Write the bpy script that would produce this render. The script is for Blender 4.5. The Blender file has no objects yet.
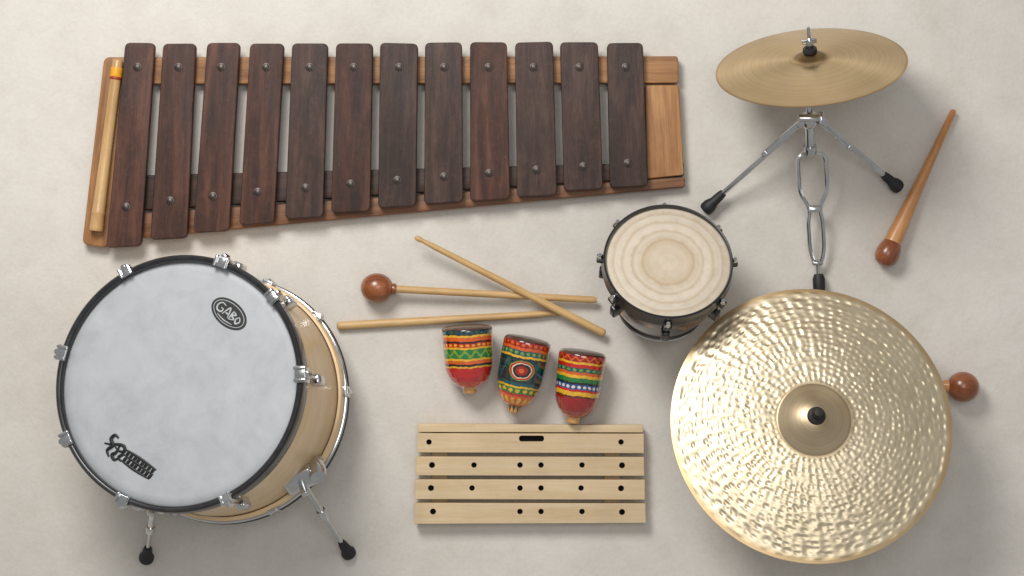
import bpy, math, random
import numpy as np
from mathutils import Vector, Matrix
random.seed(4)
H=4.0; S=0.002
sc=bpy.context.scene
def P(px,py,z=0.0):
    k=(H-z)/H
    return Vector(((px-512)*S*k,(288-py)*S*k,z))
I4=Matrix.Identity(4)
# ---------------------------------------------------------------- geometry kit
class Geo:
    def __init__(s): s.v=[];s.f=[];s.m=[]
    def add(s,vs,fs,M=None,mi=0):
        b=len(s.v)
        for v in vs:
            v=Vector(v); s.v.append(tuple(M@v) if M is not None else tuple(v))
        for f in fs: s.f.append([i+b for i in f]); s.m.append(mi)
    def lathe(s,prof,seg=48,M=None,mi=0):
        vs=[];fs=[];rings=[]
        for r,z in prof:
            if r<1e-6: rings.append([len(vs)]); vs.append((0,0,z))
            else:
                rings.append(list(range(len(vs),len(vs)+seg)))
                for i in range(seg):
                    a=2*math.pi*i/seg; vs.append((r*math.cos(a),r*math.sin(a),z))
        for A,B in zip(rings[:-1],rings[1:]):
            if len(A)==1 and len(B)==1: continue
            for i in range(seg):
                j=(i+1)%seg
                if len(A)==1: fs.append([A[0],B[j],B[i]])
                elif len(B)==1: fs.append([A[i],A[j],B[0]])
                else: fs.append([A[i],A[j],B[j],B[i]])
        s.add(vs,fs,M,mi)
    def tube(s,pts,r,seg=14,closed=False,mi=0,M=None):
        pts=[Vector(p) for p in pts]; n=len(pts)
        rs=r if isinstance(r,(list,tuple)) else [r]*n
        vs=[];fs=[];up=None
        for i in range(n):
            if closed: t=(pts[(i+1)%n]-pts[i-1])
            else: t=(pts[min(i+1,n-1)]-pts[max(i-1,0)])
            t.normalize()
            if up is None:
                up=Vector((0,0,1)) if abs(t.z)<.9 else Vector((1,0,0))
            up=(up-t*up.dot(t)); up.normalize()
            sd=t.cross(up)
            for k in range(seg):
                a=2*math.pi*k/seg
                vs.append(pts[i]+(up*math.cos(a)+sd*math.sin(a))*rs[i])
        m=n if closed else n-1
        for i in range(m):
            for k in range(seg):
                a=i*seg+k;b=i*seg+(k+1)%seg;c=((i+1)%n)*seg+(k+1)%seg;d=((i+1)%n)*seg+k
                fs.append([a,b,c,d])
        if not closed:
            fs.append(list(range(seg))[::-1]); fs.append([(n-1)*seg+k for k in range(seg)])
        s.add(vs,fs,M,mi)
    def prism(s,outline,z0,z1,b,M=None,mi=0,steps=4):
        n=len(outline); o=[Vector((p[0],p[1],0)) for p in outline]
        area=sum(o[i].x*o[(i+1)%n].y-o[(i+1)%n].x*o[i].y for i in range(n))
        if area<0: o.reverse()
        nr=[]
        for i in range(n):
            t=(o[(i+1)%n]-o[i-1]); t.normalize(); nr.append(Vector((-t.y,t.x,0)))
        lay=[]
        for k in range(steps+1):
            a=math.pi/2*k/steps; lay.append((b*(1-math.sin(a)),z0+b*(1-math.cos(a))))
        for k in range(steps+1):
            a=math.pi/2*k/steps; lay.append((b*(1-math.cos(a)),z1-b+b*math.sin(a)))
        vs=[];fs=[]
        for off,z in lay:
            for i in range(n):
                p=o[i]+nr[i]*off; vs.append((p.x,p.y,z))
        for l in range(len(lay)-1):
            for i in range(n):
                j=(i+1)%n; fs.append([l*n+i,l*n+j,(l+1)*n+j,(l+1)*n+i])
        fs.append(list(range(n))[::-1]); L=len(lay)-1; fs.append([L*n+i for i in range(n)])
        s.add(vs,fs,M,mi)
    def rbox(s,sx,sy,sz,b=0.001,M=None,mi=0,rc=None):
        rc=rc or b*1.2
        s.prism(round_poly([(-sx/2,-sy/2),(sx/2,-sy/2),(sx/2,sy/2),(-sx/2,sy/2)],rc),-sz/2,sz/2,b,M,mi,3)
    def obj(s,name,mats,parent=None,M=None,sharp=35,label=None):
        me=bpy.data.meshes.new(name); me.from_pydata(s.v,[],s.f); me.update()
        if not isinstance(mats,(list,tuple)): mats=[mats]
        for m in mats: me.materials.append(m)
        me.polygons.foreach_set('material_index',s.m)
        me.polygons.foreach_set('use_smooth',[True]*len(s.f))
        me.set_sharp_from_angle(angle=math.radians(sharp))
        ob=bpy.data.objects.new(name,me); sc.collection.objects.link(ob)
        ob.matrix_world=M if M is not None else I4
        if parent is not None: adopt(ob,parent)
        if label: ob["label"]=label
        return ob
def adopt(ob,parent):
    W=ob.matrix_world.copy()
    ob.parent=parent
    ob.matrix_parent_inverse=WM[parent.name].inverted() if parent.name in WM else parent.matrix_basis.inverted()
    ob.matrix_basis=W
WM={}
def round_poly(c,r,seg=5):
    c=[Vector((p[0],p[1])) for p in c]; out=[];n=len(c)
    for i in range(n):
        p=c[i];a=(c[i-1]-p).normalized();b=(c[(i+1)%n]-p).normalized()
        for k in range(seg+1):
            t=k/seg; q0=p+a*r;q1=p+b*r
            out.append(tuple((1-t)**2*q0+2*t*(1-t)*p+t*t*q1))
    return out
def thing(name,loc,label,cat,group=None):
    e=bpy.data.objects.new(name,None); e.empty_display_size=.05
    e.location=loc; sc.collection.objects.link(e)
    WM[e.name]=Matrix.Translation(loc)
    e["label"]=label; e["category"]=cat
    if group: e["group"]=group
    return e
def frame(o,z,up=Vector((0,0,1))):
    z=Vector(z).normalized(); x=Vector(up).cross(z)
    if x.length<1e-4: x=Vector((1,0,0))
    x.normalize(); y=z.cross(x)
    return Matrix(((x.x,y.x,z.x,o[0]),(x.y,y.y,z.y,o[1]),(x.z,y.z,z.z,o[2]),(0,0,0,1)))
# ---------------------------------------------------------------- materials
def srgb(r,g,b):
    f=lambda c:(c/255/12.92 if c/255<=.04045 else ((c/255+.055)/1.055)**2.4)
    return (f(r),f(g),f(b),1)
def newmat(name):
    m=bpy.data.materials.new(name); m.use_nodes=True
    nt=m.node_tree; return m,nt,nt.nodes['Principled BSDF']
def N(nt,t,**kw):
    n=nt.nodes.new(t)
    for k,v in kw.items():
        if k in n.inputs: n.inputs[k].default_value=v
        else: setattr(n,k,v)
    return n
def ramp(nt,stops,interp='LINEAR'):
    r=nt.nodes.new('ShaderNodeValToRGB'); cr=r.color_ramp; cr.interpolation=interp
    while len(cr.elements)<len(stops): cr.elements.new(.5)
    for e,(p,c) in zip(cr.elements,stops): e.position=p; e.color=c
    return r
def wood(name,dark,mid,light,axis='Y',stretch=14,scale=1.0,rough=.45,bump=.15,coat=0,var=.12,streak=.55,wear=0):
    m,nt,b=newmat(name); L=nt.links.new
    tc=N(nt,'ShaderNodeTexCoord'); oi=N(nt,'ShaderNodeObjectInfo')
    add=N(nt,'ShaderNodeVectorMath',operation='ADD'); mul=N(nt,'ShaderNodeVectorMath',operation='SCALE')
    comb=N(nt,'ShaderNodeCombineXYZ'); L(oi.outputs['Random'],comb.inputs[0]);L(oi.outputs['Random'],comb.inputs[1]);L(oi.outputs['Random'],comb.inputs[2])
    L(comb.outputs[0],mul.inputs[0]); mul.inputs['Scale'].default_value=7.3
    L(tc.outputs['Object'],add.inputs[0]); L(mul.outputs[0],add.inputs[1])
    mp=N(nt,'ShaderNodeMapping'); a=scale*stretch; q=scale
    mp.inputs['Scale'].default_value={'X':(q,a,a),'Y':(a,q,a),'Z':(a,a,q)}[axis]
    L(add.outputs[0],mp.inputs[0])
    n1=N(nt,'ShaderNodeTexNoise',Scale=4.0,Detail=9.0,Roughness=.62,Distortion=.6); L(mp.outputs[0],n1.inputs['Vector'])
    n2=N(nt,'ShaderNodeTexNoise',Scale=26.0,Detail=4.0,Roughness=.7); L(mp.outputs[0],n2.inputs['Vector'])
    n3=N(nt,'ShaderNodeTexNoise',Scale=9.0,Detail=6.0,Roughness=.6); L(add.outputs[0],n3.inputs['Vector'])
    r1=ramp(nt,[(.3,dark),(.5,mid),(.72,light)]); L(n1.outputs[0],r1.inputs[0])
    r2=ramp(nt,[(.35,(.55,.55,.55,1)),(.6,(1,1,1,1))]); L(n2.outputs[0],r2.inputs[0])
    mx=N(nt,'ShaderNodeMixRGB',blend_type='MULTIPLY'); mx.inputs[0].default_value=streak
    L(r1.outputs[0],mx.inputs[1]);L(r2.outputs[0],mx.inputs[2])
    k=.24*min(1,streak/.5)
    r3=ramp(nt,[(.3,(1-k,1-k,1-k,1)),(.7,(1.1,1.1,1.1,1))]); L(n3.outputs[0],r3.inputs[0])
    mx2=N(nt,'ShaderNodeMixRGB',blend_type='MULTIPLY'); mx2.inputs[0].default_value=1
    L(mx.outputs[0],mx2.inputs[1]);L(r3.outputs[0],mx2.inputs[2])
    out=mx2
    if wear:
        n4=N(nt,'ShaderNodeTexNoise',Scale=55.0,Detail=8.0,Roughness=.75,Distortion=.8); L(add.outputs[0],n4.inputs['Vector'])
        r4=ramp(nt,[(.50,(0,0,0,1)),(.70,(wear,wear,wear,1))]); L(n4.outputs[0],r4.inputs[0])
        mw=N(nt,'ShaderNodeMixRGB'); L(r4.outputs[0],mw.inputs[0]); L(mx2.outputs[0],mw.inputs[1]); mw.inputs[2].default_value=tuple(min(1,c*1.8) for c in light[:3])+(1,); out=mw
    hs=N(nt,'ShaderNodeHueSaturation'); mr=N(nt,'ShaderNodeMapRange')
    mr.inputs['To Min'].default_value=1-var; mr.inputs['To Max'].default_value=1+var
    L(oi.outputs['Random'],mr.inputs[0]); L(mr.outputs[0],hs.inputs['Value']); L(out.outputs[0],hs.inputs['Color'])
    L(hs.outputs[0],b.inputs['Base Color'])
    rr=N(nt,'ShaderNodeMapRange'); rr.inputs['To Min'].default_value=rough-.1; rr.inputs['To Max'].default_value=rough+.15
    L(n3.outputs[0],rr.inputs[0]); L(rr.outputs[0],b.inputs['Roughness'])
    bp=N(nt,'ShaderNodeBump',Strength=bump,Distance=.002); L(n2.outputs[0],bp.inputs['Height']); L(bp.outputs[0],b.inputs['Normal'])
    b.inputs['Coat Weight'].default_value=coat; b.inputs['Coat Roughness'].default_value=.25
    return m
def simple(name,col,rough=.5,metal=0,noise=.15,nscale=60,bump=.0,coat=0):
    m,nt,b=newmat(name); L=nt.links.new
    tc=N(nt,'ShaderNodeTexCoord'); n=N(nt,'ShaderNodeTexNoise',Scale=float(nscale),Detail=5.0); L(tc.outputs['Object'],n.inputs['Vector'])
    lo=tuple(c*(1-noise) for c in col[:3])+(1,); hi=tuple(min(1,c*(1+noise)) for c in col[:3])+(1,)
    r=ramp(nt,[(.35,lo),(.65,hi)]); L(n.outputs[0],r.inputs[0]); L(r.outputs[0],b.inputs['Base Color'])
    mr=N(nt,'ShaderNodeMapRange'); mr.inputs['To Min'].default_value=max(.02,rough-.06); mr.inputs['To Max'].default_value=rough+.08
    L(n.outputs[0],mr.inputs[0]); L(mr.outputs[0],b.inputs['Roughness'])
    b.inputs['Metallic'].default_value=metal; b.inputs['Coat Weight'].default_value=coat
    if bump:
        bp=N(nt,'ShaderNodeBump',Strength=bump,Distance=.001); L(n.outputs[0],bp.inputs['Height']); L(bp.outputs[0],b.inputs['Normal'])
    return m
M_bar=wood('rosewood_warm',srgb(38,19,12),srgb(70,39,27),srgb(102,64,48),'Y',9,1.4,.58,.5,0,.16,.5,.16)
M_bar2=wood('rosewood_dark',srgb(37,23,18),srgb(63,42,34),srgb(92,67,56),'Y',9,1.4,.58,.5,0,.14,.45,.16)
M_frame=wood('honey_wood',srgb(130,86,46),srgb(166,116,68),srgb(190,142,92),'Y',14,1.0,.5,.2,0,.1,.4)
M_rail=wood('rail_wood',srgb(116,76,42),srgb(152,106,64),srgb(178,130,86),'X',14,1.0,.5,.2,0,.06,.4)
M_rail2=wood('lower_rail_wood',srgb(92,56,32),srgb(126,82,50),srgb(152,106,70),'X',14,1.0,.5,.2,0,.04,.4)
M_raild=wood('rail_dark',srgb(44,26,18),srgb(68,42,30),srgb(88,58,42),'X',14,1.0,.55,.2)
M_maple=wood('pale_maple',srgb(200,172,132),srgb(209,184,146),srgb(217,195,160),'X',18,.8,.5,.06,0,.04,.16)
M_stick=wood('stick_wood',srgb(188,148,94),srgb(206,168,114),srgb(220,188,138),'Z',12,1.0,.42,.1,0,.06,.25)
M_bamboo=wood('bamboo',srgb(190,144,88),srgb(208,166,110),srgb(222,186,134),'Z',20,1.0,.35,.1,.2,.06,.35)
M_malh=wood('mallet_handle_wood',srgb(180,118,64),srgb(204,144,88),srgb(222,170,116),'Z',12,1.0,.35,.08,.3,.03,.25)
M_ball=wood('mallet_ball_wood',srgb(112,58,30),srgb(146,82,46),srgb(172,108,68),'Z',8,1.4,.26,.05,.4,.05,.4)
M_shell=wood('shell_maple',srgb(226,192,142),srgb(235,205,160),srgb(241,217,178),'Z',.12,7,.38,.04,.35,.02,.12)
M_chrome=simple('chrome',(.60,.61,.62,1),.15,1,.1,30)
M_steel=simple('worn_steel',(.12,.10,.09,1),.5,1,.35,200,.2)
M_rubber=simple('black_rubber',(.012,.012,.013,1),.55,0,.3,100,.2)
M_hoop=simple('black_hoop',(.014,.014,.016,1),.3,0,.3,50,0,.3)
M_ink=simple('black_ink',(.012,.012,.012,1),.5,0,.3,200)
M_white=simple('white_ink',(.50,.52,.53,1),.5,0,.05,200)
M_yellow=simple('yellow_tape',srgb(222,158,34),.45,0,.15,90)
M_red=simple('red_tape',srgb(150,44,22),.4,0,.15,90)
M_hole=simple('hole_shade',(.008,.006,.005,1),.9)  # near-black hole walls: the shade inside the bores is put into the colour
def plaster():
    m,nt,b=newmat('plaster'); L=nt.links.new
    tc=N(nt,'ShaderNodeTexCoord')
    n1=N(nt,'ShaderNodeTexNoise',Scale=1.6,Detail=7.0,Roughness=.6,Distortion=.4)
    n2=N(nt,'ShaderNodeTexNoise',Scale=14.0,Detail=8.0,Roughness=.65,Distortion=.5)
    n3=N(nt,'ShaderNodeTexNoise',Scale=120.0,Detail=5.0,Roughness=.7)
    n4=N(nt,'ShaderNodeTexNoise',Scale=5.0,Detail=4.0,Roughness=.55,Distortion=1.5)
    for n in(n1,n2,n3,n4): L(tc.outputs['Object'],n.inputs['Vector'])
    r1=ramp(nt,[(.3,srgb(207,202,194)),(.5,srgb(215,210,202)),(.7,srgb(221,216,209))]); L(n1.outputs[0],r1.inputs[0])
    r2=ramp(nt,[(.32,(.94,.935,.925,1)),(.55,(1,1,1,1))]); L(n2.outputs[0],r2.inputs[0])
    r4=ramp(nt,[(.3,(.955,.95,.94,1)),(.6,(1,1,1,1))]); L(n4.outputs[0],r4.inputs[0])
    r3=ramp(nt,[(.3,(.94,.94,.935,1)),(.6,(1,1,1,1))]); L(n3.outputs[0],r3.inputs[0])
    prev=r1
    for r in(r2,r4,r3):
        mx=N(nt,'ShaderNodeMixRGB',blend_type='MULTIPLY'); mx.inputs[0].default_value=1
        L(prev.outputs[0],mx.inputs[1]);L(r.outputs[0],mx.inputs[2]); prev=mx
    L(prev.outputs[0],b.inputs['Base Color']); b.inputs['Roughness'].default_value=.75
    b.inputs['Specular IOR Level'].default_value=.25
    b1=N(nt,'ShaderNodeBump',Strength=.35,Distance=.006); L(n2.outputs[0],b1.inputs['Height'])
    b2=N(nt,'ShaderNodeBump',Strength=.5,Distance=.0015); L(n3.outputs[0],b2.inputs['Height']); L(b1.outputs[0],b2.inputs['Normal'])
    L(b2.outputs[0],b.inputs['Normal']); return m
def radial(nt,vec):
    sx=N(nt,'ShaderNodeSeparateXYZ'); nt.links.new(vec,sx.inputs[0])
    c=N(nt,'ShaderNodeCombineXYZ'); nt.links.new(sx.outputs[0],c.inputs[0]); nt.links.new(sx.outputs[1],c.inputs[1])
    l=N(nt,'ShaderNodeVectorMath',operation='LENGTH'); nt.links.new(c.outputs[0],l.inputs[0]); return l.outputs['Value']
def brass(name,c0,c1,groove,rough,aniso,R,stops=None,gs=.25,metal=1):
    m,nt,b=newmat(name); L=nt.links.new
    tc=N(nt,'ShaderNodeTexCoord'); rad=radial(nt,tc.outputs['Object'])
    cv=N(nt,'ShaderNodeCombineXYZ'); L(rad,cv.inputs[0])
    n=N(nt,'ShaderNodeTexNoise',Scale=float(groove),Detail=4.0,Roughness=.7); L(cv.outputs[0],n.inputs['Vector'])
    nn=N(nt,'ShaderNodeTexNoise',Scale=12.0,Detail=6.0); L(tc.outputs['Object'],nn.inputs['Vector'])
    r=ramp(nt,[(.3,c0),(.7,c1)]); L(n.outputs[0],r.inputs[0])
    r2=ramp(nt,[(.3,(.86,.84,.81,1)),(.65,(1,1,1,1))]); L(nn.outputs[0],r2.inputs[0])
    mx=N(nt,'ShaderNodeMixRGB',blend_type='MULTIPLY'); mx.inputs[0].default_value=1; L(r.outputs[0],mx.inputs[1]);L(r2.outputs[0],mx.inputs[2])
    out=mx
    if stops:
        dv=N(nt,'ShaderNodeMath',operation='DIVIDE'); L(rad,dv.inputs[0]); dv.inputs[1].default_value=R
        rs=ramp(nt,stops); L(dv.outputs[0],rs.inputs[0])
        m2=N(nt,'ShaderNodeMixRGB',blend_type='MULTIPLY'); m2.inputs[0].default_value=1; L(out.outputs[0],m2.inputs[1]);L(rs.outputs[0],m2.inputs[2]); out=m2
    L(out.outputs[0],b.inputs['Base Color']); b.inputs['Metallic'].default_value=metal
    b.inputs['Roughness'].default_value=rough; b.inputs['Anisotropic'].default_value=aniso
    tg=N(nt,'ShaderNodeTangent',direction_type='RADIAL',axis='Z'); L(tg.outputs[0],b.inputs['Tangent'])
    bp=N(nt,'ShaderNodeBump',Strength=gs,Distance=.0006); L(n.outputs[0],bp.inputs['Height']); L(bp.outputs[0],b.inputs['Normal'])
    return m
W1=(1,1,1,1)
M_cymb=brass('lathed_bronze',srgb(194,166,124),srgb(226,204,166),260,.34,.8,.1815,
   [(0,(.30,.25,.19,1)),(.15,(.40,.34,.27,1)),(.185,(.8,.76,.7,1)),(.22,W1),(.97,W1),(1,(.8,.72,.6,1))],.35,.94)
M_ham=brass('hammered_bronze',srgb(220,203,170),srgb(238,224,196),200,.40,.4,.268,
   [(.0,(.62,.56,.50,1)),(.12,(.74,.69,.64,1)),(.24,(.84,.79,.74,1)),(.258,(.62,.55,.47,1)),(.275,(.88,.85,.80,1)),(.32,W1),(.955,W1),(.972,(.88,.77,.62,1)),(1,(.84,.71,.56,1))],.3,.84)
def headmat():
    m,nt,b=newmat('coated_head'); L=nt.links.new
    tc=N(nt,'ShaderNodeTexCoord')
    n1=N(nt,'ShaderNodeTexNoise',Scale=14.0,Detail=9.0,Roughness=.7,Distortion=.4); L(tc.outputs['Object'],n1.inputs['Vector'])
    n2=N(nt,'ShaderNodeTexNoise',Scale=300.0,Detail=3.0); L(tc.outputs['Object'],n2.inputs['Vector'])
    r=ramp(nt,[(.28,srgb(162,166,169)),(.5,srgb(175,178,181)),(.7,srgb(185,187,189))]); L(n1.outputs[0],r.inputs[0]); L(r.outputs[0],b.inputs['Base Color'])
    b.inputs['Roughness'].default_value=.5
    bp=N(nt,'ShaderNodeBump',Strength=.15,Distance=.0006); L(n2.outputs[0],bp.inputs['Height']); L(bp.outputs[0],b.inputs['Normal']); return m
def skinmat(R):
    m,nt,b=newmat('rawhide_skin'); L=nt.links.new
    tc=N(nt,'ShaderNodeTexCoord')
    n0=N(nt,'ShaderNodeTexNoise',Scale=20.0,Detail=7.0,Roughness=.65); L(tc.outputs['Object'],n0.inputs['Vector'])
    rad=radial(nt,tc.outputs['Object'])
    dv=N(nt,'ShaderNodeMath',operation='DIVIDE'); L(rad,dv.inputs[0]); dv.inputs[1].default_value=R
    ma=N(nt,'ShaderNodeMath',operation='MULTIPLY_ADD'); L(n0.outputs[0],ma.inputs[0]); ma.inputs[1].default_value=.12; L(dv.outputs[0],ma.inputs[2])
    bb,d=srgb(213,201,183),srgb(196,179,155)
    r=ramp(nt,[(0,srgb(212,198,178)),(.30,srgb(208,193,171)),(.42,srgb(203,186,162)),(.47,srgb(190,170,142)),(.51,srgb(206,191,170)),(.58,bb),(.63,d),(.66,bb),(.75,bb),(.79,d),(.83,bb),(.89,srgb(214,204,188)),(.93,d),(.96,srgb(206,192,172)),(1,bb)]); L(ma.outputs[0],r.inputs[0])
    cv=N(nt,'ShaderNodeCombineXYZ'); L(rad,cv.inputs[0]); n1=N(nt,'ShaderNodeTexNoise',Scale=110.0,Detail=3.0); L(cv.outputs[0],n1.inputs['Vector'])
    n2=N(nt,'ShaderNodeTexNoise',Scale=40.0,Detail=8.0,Roughness=.7); L(tc.outputs['Object'],n2.inputs['Vector'])
    x1=ramp(nt,[(.3,(.92,.905,.88,1)),(.65,W1)]); L(n1.outputs[0],x1.inputs[0])
    x2=ramp(nt,[(.3,(.86,.84,.80,1)),(.62,W1)]); L(n2.outputs[0],x2.inputs[0])
    m1=N(nt,'ShaderNodeMixRGB',blend_type='MULTIPLY'); m1.inputs[0].default_value=1; L(r.outputs[0],m1.inputs[1]);L(x1.outputs[0],m1.inputs[2])
    m2=N(nt,'ShaderNodeMixRGB',blend_type='MULTIPLY'); m2.inputs[0].default_value=1; L(m1.outputs[0],m2.inputs[1]);L(x2.outputs[0],m2.inputs[2])
    L(m2.outputs[0],b.inputs['Base Color']); b.inputs['Roughness'].default_value=.6
    bp=N(nt,'ShaderNodeBump',Strength=.2,Distance=.001); L(n2.outputs[0],bp.inputs['Height']); L(bp.outputs[0],b.inputs['Normal']); return m
def paintmat():
    m,nt,b=newmat('lacquer_paint'); L=nt.links.new
    at=N(nt,'ShaderNodeAttribute',attribute_name='paint'); tc=N(nt,'ShaderNodeTexCoord')
    n=N(nt,'ShaderNodeTexNoise',Scale=120.0,Detail=5.0); L(tc.outputs['Object'],n.inputs['Vector'])
    r=ramp(nt,[(.32,(.74,.72,.70,1)),(.6,W1)]); L(n.outputs[0],r.inputs[0])
    m1=N(nt,'ShaderNodeMixRGB',blend_type='MULTIPLY'); m1.inputs[0].default_value=1; L(at.outputs['Color'],m1.inputs[1]);L(r.outputs[0],m1.inputs[2])
    L(m1.outputs[0],b.inputs['Base Color']); b.inputs['Roughness'].default_value=.12
    b.inputs['Coat Weight'].default_value=1; b.inputs['Coat Roughness'].default_value=.02; b.inputs['Coat IOR'].default_value=1.7
    bp=N(nt,'ShaderNodeBump',Strength=.1,Distance=.0008); L(n.outputs[0],bp.inputs['Height']); L(bp.outputs[0],b.inputs['Normal']); return m
M_head=headmat(); M_skin=skinmat(.120); M_paint=paintmat()
# ---------------------------------------------------------------- ground
g=Geo(); g.add([(-6,-6,0),(6,-6,0),(6,6,0),(-6,6,0)],[[0,1,2,3]])
gr=g.obj('ground',plaster()); gr["kind"]="structure"
# ---------------------------------------------------------------- planks
def plank(name,c,z0,z1,mat,parent,rc=.004,b=.003,axis='Y',label=None):
    """c: four plan corners (top-left, top-right, bottom-right, bottom-left) of top face"""
    w=[P(x,y,z1) for x,y in c]; o=sum(w,Vector())/4; o.z=0
    if axis=='Y': d=((w[0]+w[1])-(w[2]+w[3]))
    else: d=((w[1]+w[2])-(w[0]+w[3]))
    d.z=0; d.normalize()
    y=d if axis=='Y' else Vector((-d.y,d.x,0)); x=Vector((y.y,-y.x,0))
    M=Matrix(((x.x,y.x,0,o.x),(x.y,y.y,0,o.y),(0,0,1,(z0+z1)/2),(0,0,0,1)))
    Mi=M.inverted(); loc=[(Mi@p) for p in w]
    gg=Geo(); h=(z1-z0)/2
    gg.prism(round_poly([(p.x,p.y) for p in loc],rc),-h,h,b)
    return gg.obj(name,mat,parent,M,sharp=14,label=label)
# ---------------------------------------------------------------- xylophone
xy=thing('xylophone',P(390,150,0),"large wooden xylophone with twelve dark rosewood bars on a brown frame","xylophone")
plank('frame_end',[(104,57),(129,57),(107,248),(82,244)],.003,.028,M_frame,xy,rc=.012)
plank('frame_end',[(645,85),(679,85),(684,175),(647,179)],.003,.029,M_frame,xy,rc=.006)
plank('frame_rail',[(127,57),(678,56),(679,83),(127,84)],.003,.0285,M_rail,xy,axis='X',rc=.006)
plank('frame_rail',[(113,176),(684,162),(684,176),(111,212)],.003,.0265,M_raild,xy,axis='X',label="dark brown inner rail")
plank('frame_rail',[(110,215),(685,177),(685,187),(107,241)],.003,.0255,M_rail2,xy,axis='X',rc=.005)
bars=[((125,155,43),(106,141,247)),((163,196,43),(150,187,239)),((207,240,43),(193,229,232)),((250,284,43),(239,274,224)),((292,328,43),(285,323,218)),((336,373,43),(331,370,212)),((380,418,43),(378,416,207)),((425,462,42),(424,463,203)),((470,507,42),(470,510,200)),((515,553,42),(517,557,196)),((560,598,42),(564,603,190)),((607,643,43),(610,648,187))]
dome=[(.0088,-.001),(.0088,.0006),(.0078,.0014),(.0064,.0016),(.006,.0028),(.0044,.0038),(.0018,.0043),(0,.0044)]
for i,(t,bt) in enumerate(bars):
    z1=.048+random.uniform(-.0015,.0015)
    ob=plank('bar',[(t[0],t[2]+random.uniform(-.6,.6)),(t[1],t[2]+random.uniform(-.6,.6)),(bt[1],bt[2]-1),(bt[0],bt[2]+1)],.0295,z1,M_bar if i in (0,1,2,3,5,8) else M_bar2,xy,rc=.011,b=.003)
    WM[ob.name]=ob.matrix_basis.copy()
    tx=(t[0]+t[1])/2; bx=(bt[0]+bt[1])/2
    yb=207-(207-163)*((bx-123)/(629-123))**.8; 
    for yy in (67,yb):
        f=(yy-t[2])/(bt[2]-t[2]); px=tx+(bx-tx)*f+random.uniform(-.8,.8)
        gg=Geo(); gg.lathe(dome,24)
        o=gg.obj('bolt',M_steel,None,Matrix.Translation(P(px,yy,z1)))
        o.parent=ob; o.matrix_parent_inverse=WM[ob.name].inverted()
# beater laid on frame end
def rod(name,A,B,prof,mat,parent,seg=24,label=None):
    d=(B-A); L=d.length; gg=Geo()
    pr=[(0,0)]+[(r,t*L) for t,r in prof]+[(0,L)]
    gg.lathe(pr,seg); return gg.obj(name,mat,parent,frame(A,d),sharp=50,label=label)
A=P(96,231,.041);B=P(118,60,.041)
bs=thing('bamboo_beater',P(107,150,.028),"pale bamboo beater with yellow tape resting on xylophone frame","beater")
rod('handle',A,B,[(0,.0125),(.004,.0135),(.02,.0138),(.1,.0128),(.107,.0138),(.115,.0128),(.5,.0108),(.9,.0105),(.995,.01),(1,.009)],M_bamboo,bs)
d=B-A
rod('tape_band',A+d*.90,A+d*.955,[(0,.0116),(.05,.012),(.95,.012),(1,.0116)],M_yellow,bs)
rod('tape_band',A+d*.885,A+d*.899,[(0,.0114),(.1,.0118),(.9,.0118),(1,.0114)],M_red,bs,label="thin dark red tape band")
# ---------------------------------------------------------------- sticks and mallets
def ballprof(r):
    return [(r*math.sin(math.pi*k/20) if 0<k<20 else 0,-r*math.cos(math.pi*k/20)) for k in range(21)]
def ball(name,C,axis,r,mat,parent,sq=1.05):
    gg=Geo(); gg.lathe([(a,b*sq) for a,b in ballprof(r)],40); return gg.obj(name,mat,parent,frame(C,axis),sharp=80)
mz=.032
C=P(377,288,mz); E=P(597,300,.02)
t=thing('mallet',P(470,294,0),"round-headed wooden mallet with thin pale handle under a crossed stick","mallet")
ball('mallet_head',C,E-C,.0295,M_ball,t,1.1)
rod('handle',C+(E-C).normalized()*.026,E,[(0,.0085),(.03,.0075),(.5,.007),(.98,.0068),(1,.005)],M_stick,t)
g_=Geo(); g_.lathe([(0,-.004),(.0105,-.004),(.0115,0),(.0105,.004),(0,.004)],24)
g_.obj('collar',M_ball,t,frame(C+(E-C).normalized()*.034,E-C))
def stick(Apx,Bpx,za,zb,ra,rb,label):
    A=P(*Apx,za);B=P(*Bpx,zb)
    t=thing('drum_stick',(A+B)/2*1,label,"drumstick","drumsticks")
    rod('shaft',A,B,[(0,ra*.6),(.006,ra*.95),(.02,ra),(.5,(ra+rb)/2*1.02),(.9,rb),(.955,rb*.72),(.962,rb*.75),(.975,rb*.95),(.99,rb*.9),(1,rb*.4)],M_stick,t)
stick((605,334),(415,237),.02,.052,.0082,.0058,"pale wooden drumstick lying across the mallet handle")
stick((337,326),(560,313),.009,.012,.0085,.0066,"pale straight wooden drumstick lying flat beside a mallet")
A=P(954,110,.012);B=P(889,250,.026)
t=thing('mallet',P(920,180,0),"tapered orange-brown wooden mallet with small dark ball tip","mallet")
rod('handle',A,B,[(0,.004),(.01,.0062),(.3,.008),(.6,.0115),(.80,.0150),(.90,.0168),(1,.0175)],M_malh,t)
d_=(B-A).normalized()
gg=Geo(); gg.lathe([(0,-.031),(.013,-.030),(.0185,-.024),(.0225,-.012),(.0240,0),(.0225,.011),(.017,.020),(.009,.0245),(0,.026)],40)
gg.obj('mallet_head',M_ball,t,frame(P(887.5,254,.027),d_),sharp=80)
A=P(963,387,.034);B=P(840,382,.02)
t=thing('mallet',P(900,385,0),"brown round-headed mallet poking out from beneath hammered cymbal","mallet")
ball('mallet_head',A,B-A,.0305,M_ball,t)
rod('handle',A+(B-A).normalized()*.024,B,[(0,.014),(.06,.012),(.09,.008),(.95,.0075),(1,.006)],M_malh,t)
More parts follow.
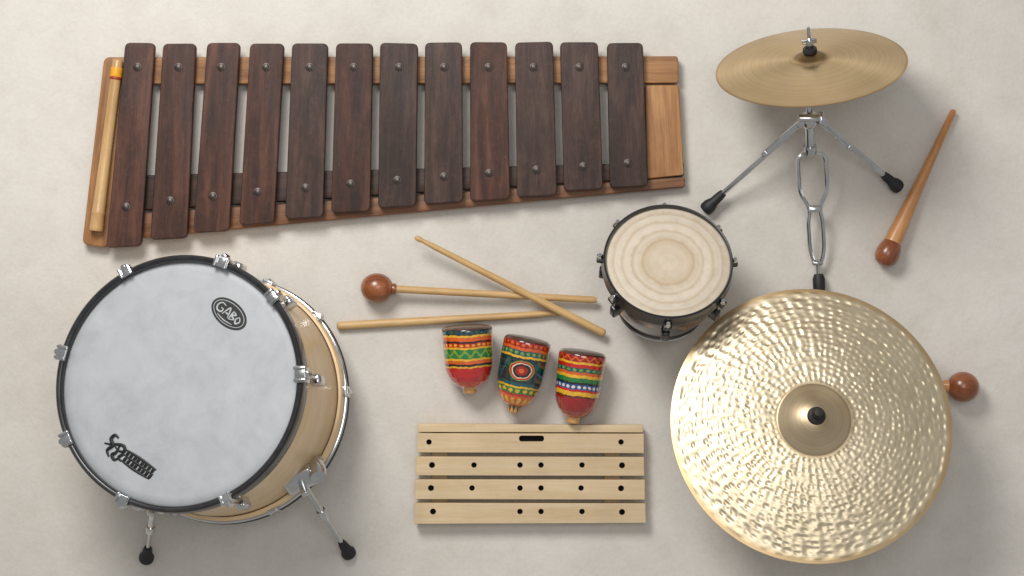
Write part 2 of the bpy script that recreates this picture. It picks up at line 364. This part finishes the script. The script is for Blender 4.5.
# ---------------------------------------------------------------- slatted wooden board
wb=thing('wooden_slat_instrument',P(530,475,0),"pale wooden slat instrument with four drilled boards and handle slot","wooden percussion")
def drilled(ob,holes,slot=None,z1=.04):
    base=len(ob.data.polygons)
    ob.data.materials.append(M_hole)
    for att in range(6):
        e=att*.00031
        cg=Geo()
        for (x,y,r) in holes:
            cg.lathe([(0,-.0123-e),(r,-.0123-e),(r,.0097+e),(0,.0097+e)],20+att,Matrix.Translation(P(x,y,z1)+Vector((e*.7,e,0)))@Matrix.Rotation(.13+att*.21,4,'Z'))
        if slot:
            x0,x1,y,r=slot; c=(P(x0,y,z1)+P(x1,y,z1))/2; hw=(P(x1,y,z1)-P(x0,y,z1)).length/2
            cg.prism(round_poly([(-hw,-r),(hw,-r),(hw,r),(-hw,r)],r*.9),-.014,.01,.0002,Matrix.Translation(c+Vector((e,e,0))))
        co=cg.obj('cutter_tmp',M_hole)
        md=ob.modifiers.new('b','BOOLEAN'); md.operation='DIFFERENCE'; md.object=co; md.solver='EXACT' if att<4 else 'FAST'
        try: md.material_mode='TRANSFER'
        except Exception: pass
        bpy.context.view_layer.update()
        me=bpy.data.meshes.new_from_object(ob.evaluated_get(bpy.context.evaluated_depsgraph_get()))
        ob.modifiers.clear(); bpy.data.objects.remove(co)
        if len(me.polygons)>base+18*len(holes):
            me.polygons.foreach_set('use_smooth',[False]*len(me.polygons)); me.update()
            ob.data=me; print('drilled ok',att); return
    print('drill failed',ob.name)
zt=.034
plank('slat',[(418,424),(643,425),(643,432.5),(417.5,432)],.012,zt-.001,M_maple,wb,axis='X',rc=.002,b=.0012)
o=plank('slat',[(417,433.3),(644,433.8),(644,453.3),(417,452.5)],.012,zt+.001,M_maple,wb,axis='X',rc=.002,b=.0012)
drilled(o,[(429,442,.0055),(621,442,.0055)],(519,544,438.5,.0058),zt+.001)
o=plank('slat',[(416,456.6),(644,457),(644.5,476),(416,475.5)],.012,zt,M_maple,wb,axis='X',rc=.002,b=.0012)
drilled(o,[(432,465,.006),(474,465,.0055),(520,465,.0055),(541,465,.0055),(582,465,.0055),(622,465.3,.006)],None,zt)
o=plank('slat',[(415,479.5),(645,479.8),(645,499.8),(415,499.3)],.012,zt,M_maple,wb,axis='X',rc=.002,b=.0012)
drilled(o,[(431,488,.006),(472,488,.0055),(520,488,.0055),(541,488,.0055),(581,488,.0055),(621,488.3,.006)],None,zt)
o=plank('slat',[(414.5,503),(645.5,503.5),(646,523),(414.5,524)],.012,zt,M_maple,wb,axis='X',rc=.002,b=.0012)
drilled(o,[(433,511.5,.006),(520,511.5,.0055),(541,511.5,.0055),(582,511.5,.0055),(622,512,.006)],None,zt)
for x in (440,612):
    plank('crosspiece',[(x-8,427),(x+8,427),(x+8,522),(x-8,522)],.001,.0115,M_maple,wb)
# ---------------------------------------------------------------- painted cups
col={k:np.array(srgb(*v)[:3]) for k,v in dict(red=(200,22,14),dred=(160,16,12),org=(222,96,26),yel=(236,182,44),grn=(32,122,54),teal=(14,84,88),blue=(24,78,150),blk=(24,20,20),wht=(232,222,196),gold=(206,150,84),lg=(120,164,60),brn=(70,34,22),dteal=(12,44,50)).items()}
def band_color(cup,t,th):
    u=th/(2*math.pi)
    zig=lambda n:abs(((u*n)%1)*2-1)
    if cup==0: B=[(0,.10,'gold','gold','s',1),(.10,.41,'red','red','s',1),(.41,.435,'yel','yel','s',1),(.435,.47,'blk','blk','s',1),(.47,.52,'org','org','s',1),(.52,.55,'yel','yel','s',1),(.55,.69,'grn','lg','w',14),(.69,.72,'yel','yel','s',1),(.72,.78,'red','yel','d',26),(.78,.81,'blk','blk','s',1),(.81,.87,'org','org','s',1),(.87,.90,'yel','yel','s',1),(.90,.97,'dteal','teal','d',30),(.97,1.01,'brn','brn','s',1)]
    elif cup==1: B=[(0,.11,'gold','brn','z',10),(.11,.25,'org','yel','d',16),(.25,.28,'red','red','s',1),(.28,.36,'grn','yel','d',18),(.36,.385,'yel','yel','s',1),(.385,.43,'teal','teal','s',1),(.43,.76,'dteal','teal','w',9),(.76,.79,'yel','yel','s',1),(.79,.86,'teal','lg','d',24),(.86,.90,'org','org','s',1),(.90,.97,'dred','org','d',24),(.97,1.01,'brn','brn','s',1)]
    else: B=[(0,.09,'gold','gold','s',1),(.09,.39,'dred','red','s',1),(.39,.41,'brn','brn','s',1),(.41,.47,'yel','yel','s',1),(.47,.50,'red','red','s',1),(.50,.57,'blue','wht','d',26),(.57,.60,'blk','blk','s',1),(.60,.66,'grn','grn','s',1),(.66,.70,'yel','yel','s',1),(.70,.74,'org','org','s',1),(.74,.80,'teal','lg','d',22),(.80,.85,'red','red','s',1),(.85,.88,'yel','yel','s',1),(.88,.97,'dred','org','w',16),(.97,1.01,'brn','brn','s',1)]
    for a,b,c1,c2,k,n in B:
        if a<=t<b:
            f=(t-a)/(b-a)
            if k=='s': c=col[c1]
            elif k=='z': c=col[c1] if zig(n)>f else col[c2]
            elif k=='w':
                w=.5+.28*math.sin(u*n*2*math.pi); c=col[c2] if abs(f-w)<.17 else col[c1]
            else:
                dx=((u*n)%1-.5)*2; dy=(f-.5)*2; c=col[c2] if dx*dx+dy*dy<.38 else col[c1]
            break
    if cup==1 and .42<=t<.77:
        for cc in (.25,.75):
            dx=(u-cc)*6.28*.046; dy=(t-.595)*.135; rr=math.hypot(dx*.68,dy*1.0)
            if rr<.0195:
                c=col['blk'] if rr<.0125 else col['wht'] if rr<.014 else col['red'] if rr<.0168 else col['lg'] if rr<.0182 else col['blk']
                if rr<.0085: c=col['dred']
                if rr<.0040: c=col['org']
    return c
M_mouth=simple('cup_lid',srgb(60,32,24),.35,0,.3,60,.2,.5)
def cup(i,foot,top,label,tilt=14,rs=1.0):
    r0=.049*rs
    F=P(*foot,r0*.95); T=P(*top,r0); 
    ax=Vector((T.x-F.x,T.y-F.y,0)); Lh=ax.length; ax.normalize()
    a=math.radians(tilt); d=ax*math.cos(a)+Vector((0,0,1))*math.sin(a)
    L=Lh/math.cos(a)
    ctl=[(0,.0),(.012,.0),(.0135,.01),(.0135,.06),(.015,.075),(.0175,.095),(.026,.125),(.035,.19),(.0415,.27),(.0455,.36),(.0475,.46),(.0487,.65),(.0495,.9),(.0498,.95),(.0490,.975),(.0465,.992),(.044,1.0)]
    rr=[c[0]*rs for c in ctl]; tt=[c[1] for c in ctl]
    ts=np.concatenate([[0],np.linspace(0.0005,1,190)])
    prof=[(0,0)]+[(float(np.interp(t,tt[1:],rr[1:])),t*L) for t in ts[1:]]
    gg=Geo(); gg.lathe(prof,300)
    e=thing('painted_cup_shaker',Vector((F.x,F.y,0)),label,"hand percussion","painted cup shakers lying in a row")
    base=Vector((F.x,F.y,max(.0498*rs*math.cos(a)-math.sin(a)*L*.5,.018)))
    M=frame(base,d)
    ob=gg.obj('cup_body',M_paint,e,M,sharp=60)
    me=ob.data; n=len(me.vertices); co=np.empty(n*3); me.vertices.foreach_get('co',co); co=co.reshape(-1,3)
    ca=me.color_attributes.new('paint','FLOAT_COLOR','POINT'); arr=np.ones((n,4))
    for k in range(n):
        x,y,z=co[k]; th=math.atan2(y,x)%(2*math.pi)
        wob=(.005*math.sin(th*5+i)+.003*math.sin(th*13+z*90+i*2)+.002*math.sin(th*27+z*260)) if z/L>.12 else 0
        arr[k,:3]=band_color(i,min(max(z/L+wob,0),.9999),(th+.01*math.sin(z*300+th*4))%(2*math.pi))
    ca.data.foreach_set('color',arr.ravel())
    g2=Geo(); R=.044*rs
    g2.lathe([(R,L),(R*.9,L+.001),(R*.5,L+.0025),(0,L+.003)],64)
    g2.obj('cup_lid',M_mouth,e,M)
cup(0,(470,393),(467,326.5),"red cup shaker with green and yellow painted bands",4,1.01)
cup(1,(513,412),(528,338.5),"dark teal cup shaker painted with oval dark medallion",4,.95)
cup(2,(573,423),(583,351.5),"deep red cup shaker with yellow, green, blue stripes",4,.95)
# ---------------------------------------------------------------- big drum
def arcpts(R,z,n=96): return [(R*math.cos(2*math.pi*i/n),R*math.sin(2*math.pi*i/n),z) for i in range(n)]
top=P(179.5,383,.33); bot=P(230,400,.055)
ax=(top-bot); D=ax.length
R=.2325
dm=thing('floor_drum',Vector((bot.x,bot.y,0)),"large maple drum with white head, black hoop and chrome legs","drum")
MD=frame(top,ax,Vector((0,1,0)))
def ang(px,py,c,M):
    v=Vector((px-c[0],c[1]-py,0)); l=M.to_3x3().inverted()@v; return math.atan2(l.y,l.x)
gg=Geo(); gg.lathe([(R*.965,-D),(R*.985,-D),(R*.99,-D+.002),(R*.99,-.02),(R*.975,-.005),(R*.94,-.005),(R*.94,-D),(R*.965,-D)],128)
gg.obj('shell',M_shell,dm,MD)
gg=Geo(); gg.lathe([(0,.0),(R*.5,0),(R*.9,0),(R*.955,-.0005),(R*.975,-.004),(R*1.0,-.008),(R*1.0,-.014)],128)
gg.obj('drum_head',M_head,dm,MD)
gg=Geo(); gg.lathe([(R*.972,.0005),(R*.972,.008),(R*.979,.011),(R*.99,.0125),(R*1.010,.0125),(R*1.020,.010),(R*1.023,.006),(R*1.023,-.022),(R*1.017,-.026),(R*1.004,-.026),(R*1.004,-.006),(R*.972,.0005)],128)
gg.obj('hoop',M_hoop,dm,MD)
gg=Geo(); z=-D
gg.lathe([(R*1.0,z+.040),(R*1.02,z+.040),(R*1.026,z+.037),(R*1.026,z+.004),(R*1.02,z),(R*1.0,z),(R*1.0,z+.040)],128)
gg.obj('bottom_hoop',M_shell,dm,MD,label="pale maple bottom hoop")
gg=Geo(); gg.tube(arcpts(R*1.034,z+.002),.0042,10,True)
gg.obj('bottom_hoop_trim',M_hoop,dm,MD)
gg=Geo(); gg.tube(arcpts(R*1.032,z+.013),.0034,10,True)
gg.obj('bottom_hoop_trim',M_chrome,dm,MD,label="thin chrome trim ring")
gg=Geo(); gg.lathe([(0,z+.004),(R*.99,z+.004)],96); gg.obj('bottom_head',M_head,dm,MD)
lugs=[(120,272,1.05),(222,259,1.2),(283,293,1.1),(312,378,1.3),(62,440,1.15),(55,350,1.2),(127,507,1.1),(236,494,1.0)]
def RZ(a): return Matrix.Rotation(a,4,'Z')
TR=Matrix.Translation
for (px,py,k) in lugs:
    a=ang(px,py,(181,383),MD); M=RZ(a)
    gg=Geo()
    gg.rbox(.016*k,.024*k,.0045,.0015,M@TR((R*1.008,0,.0145)))
    gg.rbox(.005,.022*k,.030,.0015,M@TR((R*1.036,0,-.003)))
    for s_ in (-1,1):
        gg.rbox(.018*k,.0045*k,.006,.0015,M@TR((R*1.008,s_*.0085*k,.0175)))
        gg.lathe([(0,-.003),(.004,-.003),(.004,.003),(.003,.0045),(0,.005)],14,M@TR((R*1.038,s_*.009*k,.012)))
    gg.lathe([(0,-.006),(.0065*k,-.006),(.0065*k,.004),(.005*k,.007),(.0045*k,.012),(0,.013)],18,M@TR((R*1.052,0,.002)))
    gg.tube([(R*1.052,0,.0),(R*1.045,0,-.065)],.0028,10,M=M)
    gg.rbox(.022,.020,.040,.005,M@TR((R*1.025,0,-.080)))
    gg.obj('tension_lug',M_chrome,dm,MD)
    gg=Geo(); gg.rbox(.010,.022,.028,.002,M@TR((R*1.040,0,-D+.018)))
    gg.lathe([(0,-.010),(.0055,-.010),(.0055,.010),(0,.010)],6,M@TR((R*1.058,0,-D+.014)))
    gg.obj('rear_claw',M_chrome,dm,MD)
def leg(p0,p1,z0,k=1.0,name='leg'):
    A=P(*p0,z0);B=P(*p1,.02); d=(B-A).normalized()
    l=Geo(); l.tube([A,A+(B-A)*.5],.0068,14); l.tube([A,B],.0046,14)
    l.lathe([(0,-.010),(.0090,-.010),(.0098,-.005),(.0098,.007),(0,.007)],18,frame(A+(B-A)*.5,d))
    F_=frame(A,d)
    l.rbox(.044*k,.030*k,.034*k,.006,F_); l.rbox(.014,.062*k,.012,.004,F_@TR((0,0,.012)))
    l.lathe([(0,-.020*k),(.011*k,-.020*k),(.014*k,-.011*k),(.014*k,.011*k),(.011*k,.020*k),(0,.020*k)],20,F_@TR((.026*k,0,0))@Matrix.Rotation(math.pi/2,4,'X'))
    l.tube([F_@Vector((-.02*k,.0,.0)),F_@Vector((-.060*k,.0,-.012))],.006,10)
    l.rbox(.013,.034,.009,.002,F_@TR((-.060*k,0,-.012)))
    l.obj(name,M_chrome,dm)
    f=Geo(); f.lathe([(0,-.02),(.0070,-.02),(.009,-.012),(.011,.006),(.0150,.014),(.0145,.022),(.008,.028),(0,.029)],24,frame(B-d*.004,d))
    f.obj('leg_foot',M_rubber,dm)
leg((154,503),(147,554),.15,.7)
leg((298,476),(346,549),.18,1.4)
# badges on head
def flat(gg,outline,zc,mi=0,M=None,th=.0006): gg.prism(outline,zc,zc+th,.0001,M,mi,1)
def ell(rx,ry,n=48): return [(rx*math.cos(2*math.pi*i/n),ry*math.sin(2*math.pi*i/n)) for i in range(n)]
def headM(px,py,deg,Mh):
    w=P(px,py,.335); l=Mh.inverted()@w; 
    dirw=Vector((math.cos(math.radians(deg)),math.sin(math.radians(deg)),0)); dl=Mh.to_3x3().inverted()@dirw
    return TR((l.x,l.y,0.0004))@RZ(math.atan2(dl.y,dl.x))
def spl(gg,pts,w,M,mi=0,z=.0002,n=8):
    Q=[Vector((x,y,z)) for x,y in pts]; out=[]
    for i in range(len(Q)-1):
        p0=Q[max(i-1,0)];p1=Q[i];p2=Q[i+1];p3=Q[min(i+2,len(Q)-1)]
        for k in range(n):
            t=k/n; out.append(.5*((2*p1)+(p2-p0)*t+(2*p0-5*p1+4*p2-p3)*t*t+(-p0+3*p1-3*p2+p3)*t**3))
    out.append(Q[-1]); m=len(out)
    gg.tube(out,[w*(.45+.65*math.sin(math.pi*min(max(k/(m-1),.06),.94))) for k in range(m)],6,M=M,mi=mi)
Mb=headM(227.5,313,-38,MD)
gg=Geo(); flat(gg,ell(.0395,.0240),0,0,Mb); flat(gg,ell(.0350,.0198),.0004,1,Mb); flat(gg,ell(.0338,.0187),.0008,0,Mb)
# stylised monogram strokes of the badge
for pts in ([(-.013,.008),(-.022,.009),(-.027,.001),(-.023,-.007),(-.014,-.006),(-.014,.000),(-.019,.000)],
            [(-.010,-.008),(-.003,.010),(.003,-.008)],[(-.006,-.002),(.001,-.002)],
            [(.006,.009),(.006,-.008)],[(.006,.009),(.014,.006),(.007,.001),(.015,-.003),(.006,-.008)],
            [(.022,.007),(.018,.000),(.022,-.007),(.027,.000),(.022,.007)]):
    spl(gg,pts,.0016,Mb,1,.0018)
spl(gg,[(-.018,-.0125),(0,-.0150),(.018,-.0125)],.0010,Mb,1,.0018)
gg.obj('oval_badge',[M_ink,M_white],dm,MD)
Mb=headM(132,460,-32,MD)
gg=Geo()
for pts,w_ in (([(-.044,.020),(-.053,.021),(-.055,.011),(-.046,.003),(-.050,-.010),(-.041,-.018)],.0036),
            ([(-.062,-.002),(-.050,.003),(-.036,.011),(-.026,.013),(-.020,.006),(-.030,.001),(-.042,.004)],.0030),
            ([(-.034,.009),(-.033,-.004),(-.037,-.012),(-.029,-.017),(-.022,-.010)],.0034),
            ([(-.024,.008),(-.020,.0),(-.024,-.009),(-.016,-.013)],.0028),
            ([(-.020,.0100),(.012,.0112),(.051,.0100)],.0026),([(-.020,.0005),(.014,.0002),(.051,-.0005)],.0024),([(-.018,-.0110),(.012,-.0120),(.048,-.0110)],.0026)):
    spl(gg,pts,w_,Mb)
for k in range(8):
    x=-.013+k*.0084+random.uniform(-.0006,.0006)
    spl(gg,[(x+.0016,.0105),(x+random.uniform(-.0008,.0008),.001)],.0031,Mb)
    x+=.003
    spl(gg,[(x,.0),(x-.0018,-.0115)],.0030,Mb)
gg.obj('lettering',[M_ink],dm,MD)
# ---------------------------------------------------------------- small drum
a=math.radians(28); L2=.165; t2=P(668,262,.192); n2=Vector((.02,math.sin(a),math.cos(a))).normalized()
MS=frame(t2,n2,Vector((0,1,0))); r2=.1235; rb=.084
sd=thing('hand_drum',Vector((t2.x,t2.y-.07,0)),"small tapered dark drum with tan rawhide head, tilted on ground","drum")
gg=Geo(); pr=[(rb*.9,-L2),(rb,-L2),(rb*1.02,-L2+.004)]
for k in range(13):
    f=k/12; pr.append((rb+(r2*.95-rb)*f**.8+.006*math.sin(f*math.pi),-L2+.012+(L2-.02)*f))
pr+= [(r2*.9,-.008),(rb*.85,-L2),(rb*.9,-L2)]
M_sh2,nt,b=newmat('dark_shell'); Lk=nt.links.new
tc=N(nt,'ShaderNodeTexCoord'); vo=N(nt,'ShaderNodeTexNoise',Scale=24.0,Detail=3.0,Distortion=1.4); no=N(nt,'ShaderNodeTexNoise',Scale=60.0,Detail=6.0); Lk(tc.outputs['Object'],vo.inputs['Vector']);Lk(tc.outputs['Object'],no.inputs['Vector'])
r=ramp(nt,[(.3,srgb(22,14,11)),(.52,srgb(36,22,16)),(.56,srgb(128,82,42)),(.66,srgb(192,140,82))]); Lk(vo.outputs[0],r.inputs[0])
r_=ramp(nt,[(.35,(.5,.5,.5,1)),(.6,W1)]); Lk(no.outputs[0],r_.inputs[0])
mx=N(nt,'ShaderNodeMixRGB',blend_type='MULTIPLY'); mx.inputs[0].default_value=1; Lk(r.outputs[0],mx.inputs[1]); Lk(r_.outputs[0],mx.inputs[2])
Lk(mx.outputs[0],b.inputs['Base Color']); b.inputs['Roughness'].default_value=.3; b.inputs['Coat Weight'].default_value=.6
gg.lathe(pr,96); gg.obj('shell',M_sh2,sd,MS)
gg=Geo(); gg.lathe([(0,.0),(r2*.6,0),(r2*.93,0),(r2*.965,-.002),(r2*.985,-.008)],96); gg.obj('drum_head',M_skin,sd,MS)
gg=Geo(); gg.lathe([(r2*.96,.0),(r2*.96,.005),(r2*.97,.0075),(r2*.985,.008),(r2*1.0,.006),(r2*1.005,.0),(r2*1.005,-.014),(r2*1.015,-.018),(r2*1.015,-.022),(r2*.975,-.022),(r2*.975,-.006),(r2*.96,.0)],96); gg.obj('hoop',M_hoop,sd,MS)
gg=Geo(); gg.tube(arcpts(rb*1.03,-L2+.006),.0035,8,True); gg.obj('hoop_trim',M_chrome,sd,MS)
gg=Geo(); gg.lathe([(rb*1.04,-L2+.012),(rb*1.09,-L2+.014),(rb*1.10,-L2+.024),(rb*1.08,-L2+.027),(rb*1.04,-L2+.012)],96); gg.obj('bottom_hoop',M_hoop,sd,MS)
for dg in (90,42,132,5,172,-42,-92,-142,):
    v=Vector((math.cos(math.radians(dg)),math.sin(math.radians(dg)),0)); l=MS.to_3x3().inverted()@v; aa=math.atan2(l.y,l.x); M=RZ(aa)
    gg=Geo()
    gg.rbox(.014,.016,.010,.002,M@TR((r2*1.04,0,-.018)),mi=1)
    gg.lathe([(0,-.008),(.0055,-.008),(.0055,.003),(.004,.006),(.004,.009),(0,.009)],6,M@TR((r2*1.05,0,-.012)),mi=0)
    gg.tube([(r2*1.045,0,-.012),(r2*.96,0,-.070)],.0022,8,M=M)
    gg.rbox(.020,.016,.030,.004,M@TR((r2*.955,0,-.070)),mi=1)
    gg.obj('tension_lug',[M_chrome,M_hoop],sd,MS)
# ---------------------------------------------------------------- upright cymbal on stand
st=thing('cymbal_stand',P(812,200,0),"chrome tripod cymbal stand lying with tilted thin cymbal","cymbal stand")
cc=P(811,66,.19)
nrm=Vector((-.135,.865,.485)).normalized()
MC=frame(cc,nrm); RC=.1815
def cprof(R,bellr,bellh,drop,th=.0012,n=40):
    up=[]
    for k in range(14):
        f=k/13; up.append((max(.004,f*bellr),drop+bellh*(math.cos(f*math.pi/2)**.8 if f<1 else 0)))
    for k in range(1,n+1):
        f=k/n; r=bellr+(R-bellr)*f; up.append((r,drop*(1-f**1.6)))
    dn=[(r,z-th) for r,z in reversed(up)]
    return up+dn
gg=Geo(); gg.lathe(cprof(RC,.034,.014,.015),160); 
gg.obj('cymbal',M_cymb,st,MC,sharp=60)
gg=Geo(); gg.lathe([(0,.028),(.013,.028),(.014,.031),(.013,.037),(.008,.038),(.0075,.044),(0,.044)],24); gg.obj('felt_washer',M_rubber,st,MC)
gg=Geo(); gg.lathe([(.004,.044),(.0075,.044),(.0075,.052),(.005,.056),(.0034,.058),(.0034,.077),(.0025,.080),(0,.080)],20); gg.rbox(.028,.005,.010,.002,TR((0,0,.051))); gg.lathe([(0,-.02),(.006,-.02),(.006,.046),(0,.046)],14); gg.obj('wing_nut',M_chrome,st,MC)
ps=[cc-nrm*.01,P(809,112,.125),P(810,152,.075)]
gg=Geo(); gg.tube(ps,.0070,16); gg.tube([P(809.3,122,.112),P(810,150,.078)],.0092,18)
gg.lathe([(0,-.012),(.015,-.012),(.017,-.008),(.017,.008),(.015,.012),(0,.012)],24,frame(P(809.5,120,.115),ps[1]-ps[2]))
gg.lathe([(0,-.01),(.012,-.01),(.013,-.006),(.013,.006),(.012,.01),(0,.01)],24,frame(P(810,150,.078),ps[1]-ps[2]))
gg.rbox(.05,.014,.012,.004,TR(P(810,118,.13))); gg.rbox(.010,.024,.018,.003,TR(P(821,118,.128)))
gg.obj('post',M_chrome,st)
def loop(c0,c1,prof,z0,z1,r,name='wire_link'):
    A=P(*c0,z0);B=P(*c1,z1);d=(B-A);L=d.length;d.normalize(); sdv=Vector((d.y,-d.x,0)).normalized()
    ts=[p[0] for p in prof]; ws=[p[1] for p in prof]; half=[]
    n=60
    for k in range(n+1):
        t=.5-.5*math.cos(math.pi*k/n); half.append((t,float(np.interp(t,ts,ws))))
    pts=[A+d*(L*t)+sdv*w for t,w in half]+[A+d*(L*t)-sdv*w for t,w in reversed(half)]
    for _ in range(4): pts=[(pts[i-1]+pts[i]*2+pts[(i+1)%len(pts)])/4 for i in range(len(pts))]
    q=Geo(); q.tube(pts,r,10,True); return q.obj(name,M_chrome,st)
loop((811,151),(818,264),[(0,.008),(.03,.022),(.07,.0275),(.36,.0275),(.44,.017),(.50,.0095),(.54,.0095),(.60,.0145),(.85,.0145),(.95,.010),(1,.004)],.074,.022,.0042)
gg=Geo(); gg.rbox(.026,.014,.013,.003,TR(P(814.5,209,.048))); gg.obj('linkage_clamp',M_chrome,st)
gg=Geo(); gg.rbox(.022,.010,.01,.003,TR(P(817.5,263,.024)))
gg.tube([P(818,262,.024),P(819,292,.016)],.005,12); gg.obj('linkage_rod',M_chrome,st)
gg=Geo(); q=frame(P(819,283,.019),P(818,266,.019)-P(819,292,.019)); gg.lathe([(0,-.024),(.011,-.024),(.012,-.02),(.0125,.008),(.009,.018),(0,.018)],20,q); gg.obj('rubber_sleeve',M_rubber,st)
def sleg(p0,p1,pf,z0):
    A=P(*p0,z0);B=P(*p1,.03);F=P(*pf,.017); q=Geo(); q.tube([A,B],.0052,14)
    n=(B-A).normalized(); s_=Vector((n.y,-n.x,0))*.006
    q.tube([A+s_,A+s_+(B-A)*.45],.0034,10)
    q.rbox(.014,.018,.026,.003,frame(A,n)); q.rbox(.012,.012,.014,.003,frame(A+(B-A)*.45+s_*.5,n)); q.obj('leg',M_chrome,st)
    L=(F-B).length; q=Geo(); q.lathe([(0,-.004),(.0075,-.004),(.009,.004),(.010,L*.5),(.0140,L*.75),(.0140,L),(.012,L+.004),(0,L+.005)],20,frame(B,F-B)); q.obj('leg_foot',M_rubber,st)
sleg((803,122),(722,194),(706,209),.115)
sleg((822,121),(885,176),(898,187),.118)
# ---------------------------------------------------------------- hammered cymbal
RH=.2680; ch=P(811.5,423.5,.20)
th_=math.radians(17.5); nh=Vector((.01,math.sin(th_),math.cos(th_))).normalized()
hc=thing('hammered_cymbal',Vector((ch.x,ch.y,0)),"large hammered bronze cymbal with domed bell and black cap","cymbal")
MH=frame(ch,nh,Vector((0,1,0)))
bell=.070; rsamp=np.concatenate([np.linspace(.004,bell,24),np.linspace(bell,RH,190)[1:]]); NA=1100
th=np.linspace(0,2*np.pi,NA,endpoint=False)
Rg,Tg=np.meshgrid(rsamp,th,indexing='ij')
drop=.030
def zprof(r):
    return np.where(r<bell,drop+.032*np.cos(np.clip(r/bell,0,1)*np.pi/2)**1.05,drop*(1-((r-bell)/(RH-bell)).clip(0,1)**1.5))
Z=zprof(Rg)
rng=np.random.default_rng(7)
r0=bell+.004; dr=.0100; nr=int((RH-.007-r0)/dr)
disp=np.zeros_like(Z)
for k in range(nr):
    rc=r0+dr*(k+.5); n=50 if rc<.125 else 78
    jr=rng.normal(0,.0015,n); ja=rng.normal(0,.13,n); am=rng.uniform(.45,1.45,n); sz=rng.uniform(.80,1.18,n)
    off=k*.12
    sel=np.where(np.abs(rsamp-rc)<dr*1.8)[0]
    wob=.0014*np.sin(Tg[sel]*5+k*.2)
    u=(Tg[sel]/(2*np.pi)*n-off)
    wa=2*np.pi*rc/n
    for dj in (-1,0,1):
        j=np.floor(u).astype(int)+dj; jm=j%n
        da=(u-(j+.5)-ja[jm])*wa; dd=Rg[sel]-(rc+jr[jm])-wob
        q=(da/(.37*wa*sz[jm]))**2+(dd/(.0045*sz[jm]))**2
        disp[sel]-=am[jm]*.00135*(.5+.5*wa/.018)*np.exp(-q**1.3)
ph=rng.uniform(0,6.28,12)
rad=sum(np.sin(Tg*f+p) for f,p in zip([9,13,17,23,29,31,37,41,47,53,61,67],ph))/12
disp+=.0014*rad*np.clip((Rg-bell)/(RH-bell),0,1)
env=np.clip((Rg-bell-.002)/.006,0,1)*np.clip((RH-.006-Rg)/.004,0,1)
Z=Z+disp*env
X=Rg*np.cos(Tg);Y=Rg*np.sin(Tg)
nR=len(rsamp); V=np.stack([X,Y,Z],-1).reshape(-1,3)
Vb=np.stack([X,Y,zprof(Rg)-.004],-1).reshape(-1,3)
ii,jj=np.meshgrid(np.arange(nR-1),np.arange(NA),indexing='ij'); j2=(jj+1)%NA
F=np.stack([ii*NA+jj,(ii+1)*NA+jj,(ii+1)*NA+j2,ii*NA+j2],-1).reshape(-1,4)
Fb=F[:,::-1]+nR*NA
j=np.arange(NA);e0=(nR-1)*NA
Fe=np.stack([e0+j,e0+j+nR*NA,e0+(j+1)%NA+nR*NA,e0+(j+1)%NA],-1)
me=bpy.data.meshes.new('cymbal_plate'); me.from_pydata(np.concatenate([V,Vb]).tolist(),[],np.concatenate([F,Fb,Fe]).tolist()); me.update()
me.polygons.foreach_set('use_smooth',[True]*len(me.polygons)); me.set_sharp_from_angle(angle=math.radians(60)); me.materials.append(M_ham)
ob=bpy.data.objects.new('cymbal_plate',me); sc.collection.objects.link(ob); ob.matrix_world=MH; adopt(ob,hc)
gg=Geo(); gg.lathe([(0,.052),(.0165,.052),(.0175,.060),(.016,.067),(.0105,.070),(.0095,.081),(.007,.087),(0,.089)],28); gg.obj('cap',M_rubber,hc,MH)
base_=Vector((ch.x,ch.y,.001)); jt=MH@Vector((0,0,-.03))
gg=Geo(); gg.tube([base_,Vector((ch.x,ch.y,.13)),jt,MH@Vector((0,0,.055))],.008,16)
gg.lathe([(0,.001),(.10,.001),(.10,.006),(.03,.012),(.014,.03),(0,.03)],40,TR(Vector((ch.x,ch.y,0)))); gg.obj('support_post',M_steel,hc)
# ---------------------------------------------------------------- light
def area(name,loc,tgt,size,power,colr,sy=None):
    l=bpy.data.lights.new(name,'AREA'); l.energy=power; l.color=colr; l.size=size
    if sy: l.shape='RECTANGLE'; l.size_y=sy
    o=bpy.data.objects.new(name,l); sc.collection.objects.link(o); o.location=loc
    o.rotation_euler=(Vector(tgt)-Vector(loc)).to_track_quat('-Z','Y').to_euler(); return o
area('key_softbox',(-.85,1.65,2.3),(.2,0.15,0),1.0,66,(1,.985,.96))
area('top_softbox',(.4,.6,4.6),(0.1,0,0),1.6,32,(1,.99,.975))
w=bpy.data.worlds.new("World"); sc.world=w; w.use_nodes=True
bg=w.node_tree.nodes['Background']; bg.inputs[0].default_value=(1,.99,.98,1); bg.inputs[1].default_value=.33
sc.view_settings.view_transform='Standard'; sc.view_settings.look='None'; sc.view_settings.exposure=0
cam=bpy.data.cameras.new('camera'); co=bpy.data.objects.new('camera',cam); sc.collection.objects.link(co)
co.location=(0,0,H); cam.lens=36*H/(1024*S); cam.sensor_width=36; cam.clip_end=100
sc.camera=co
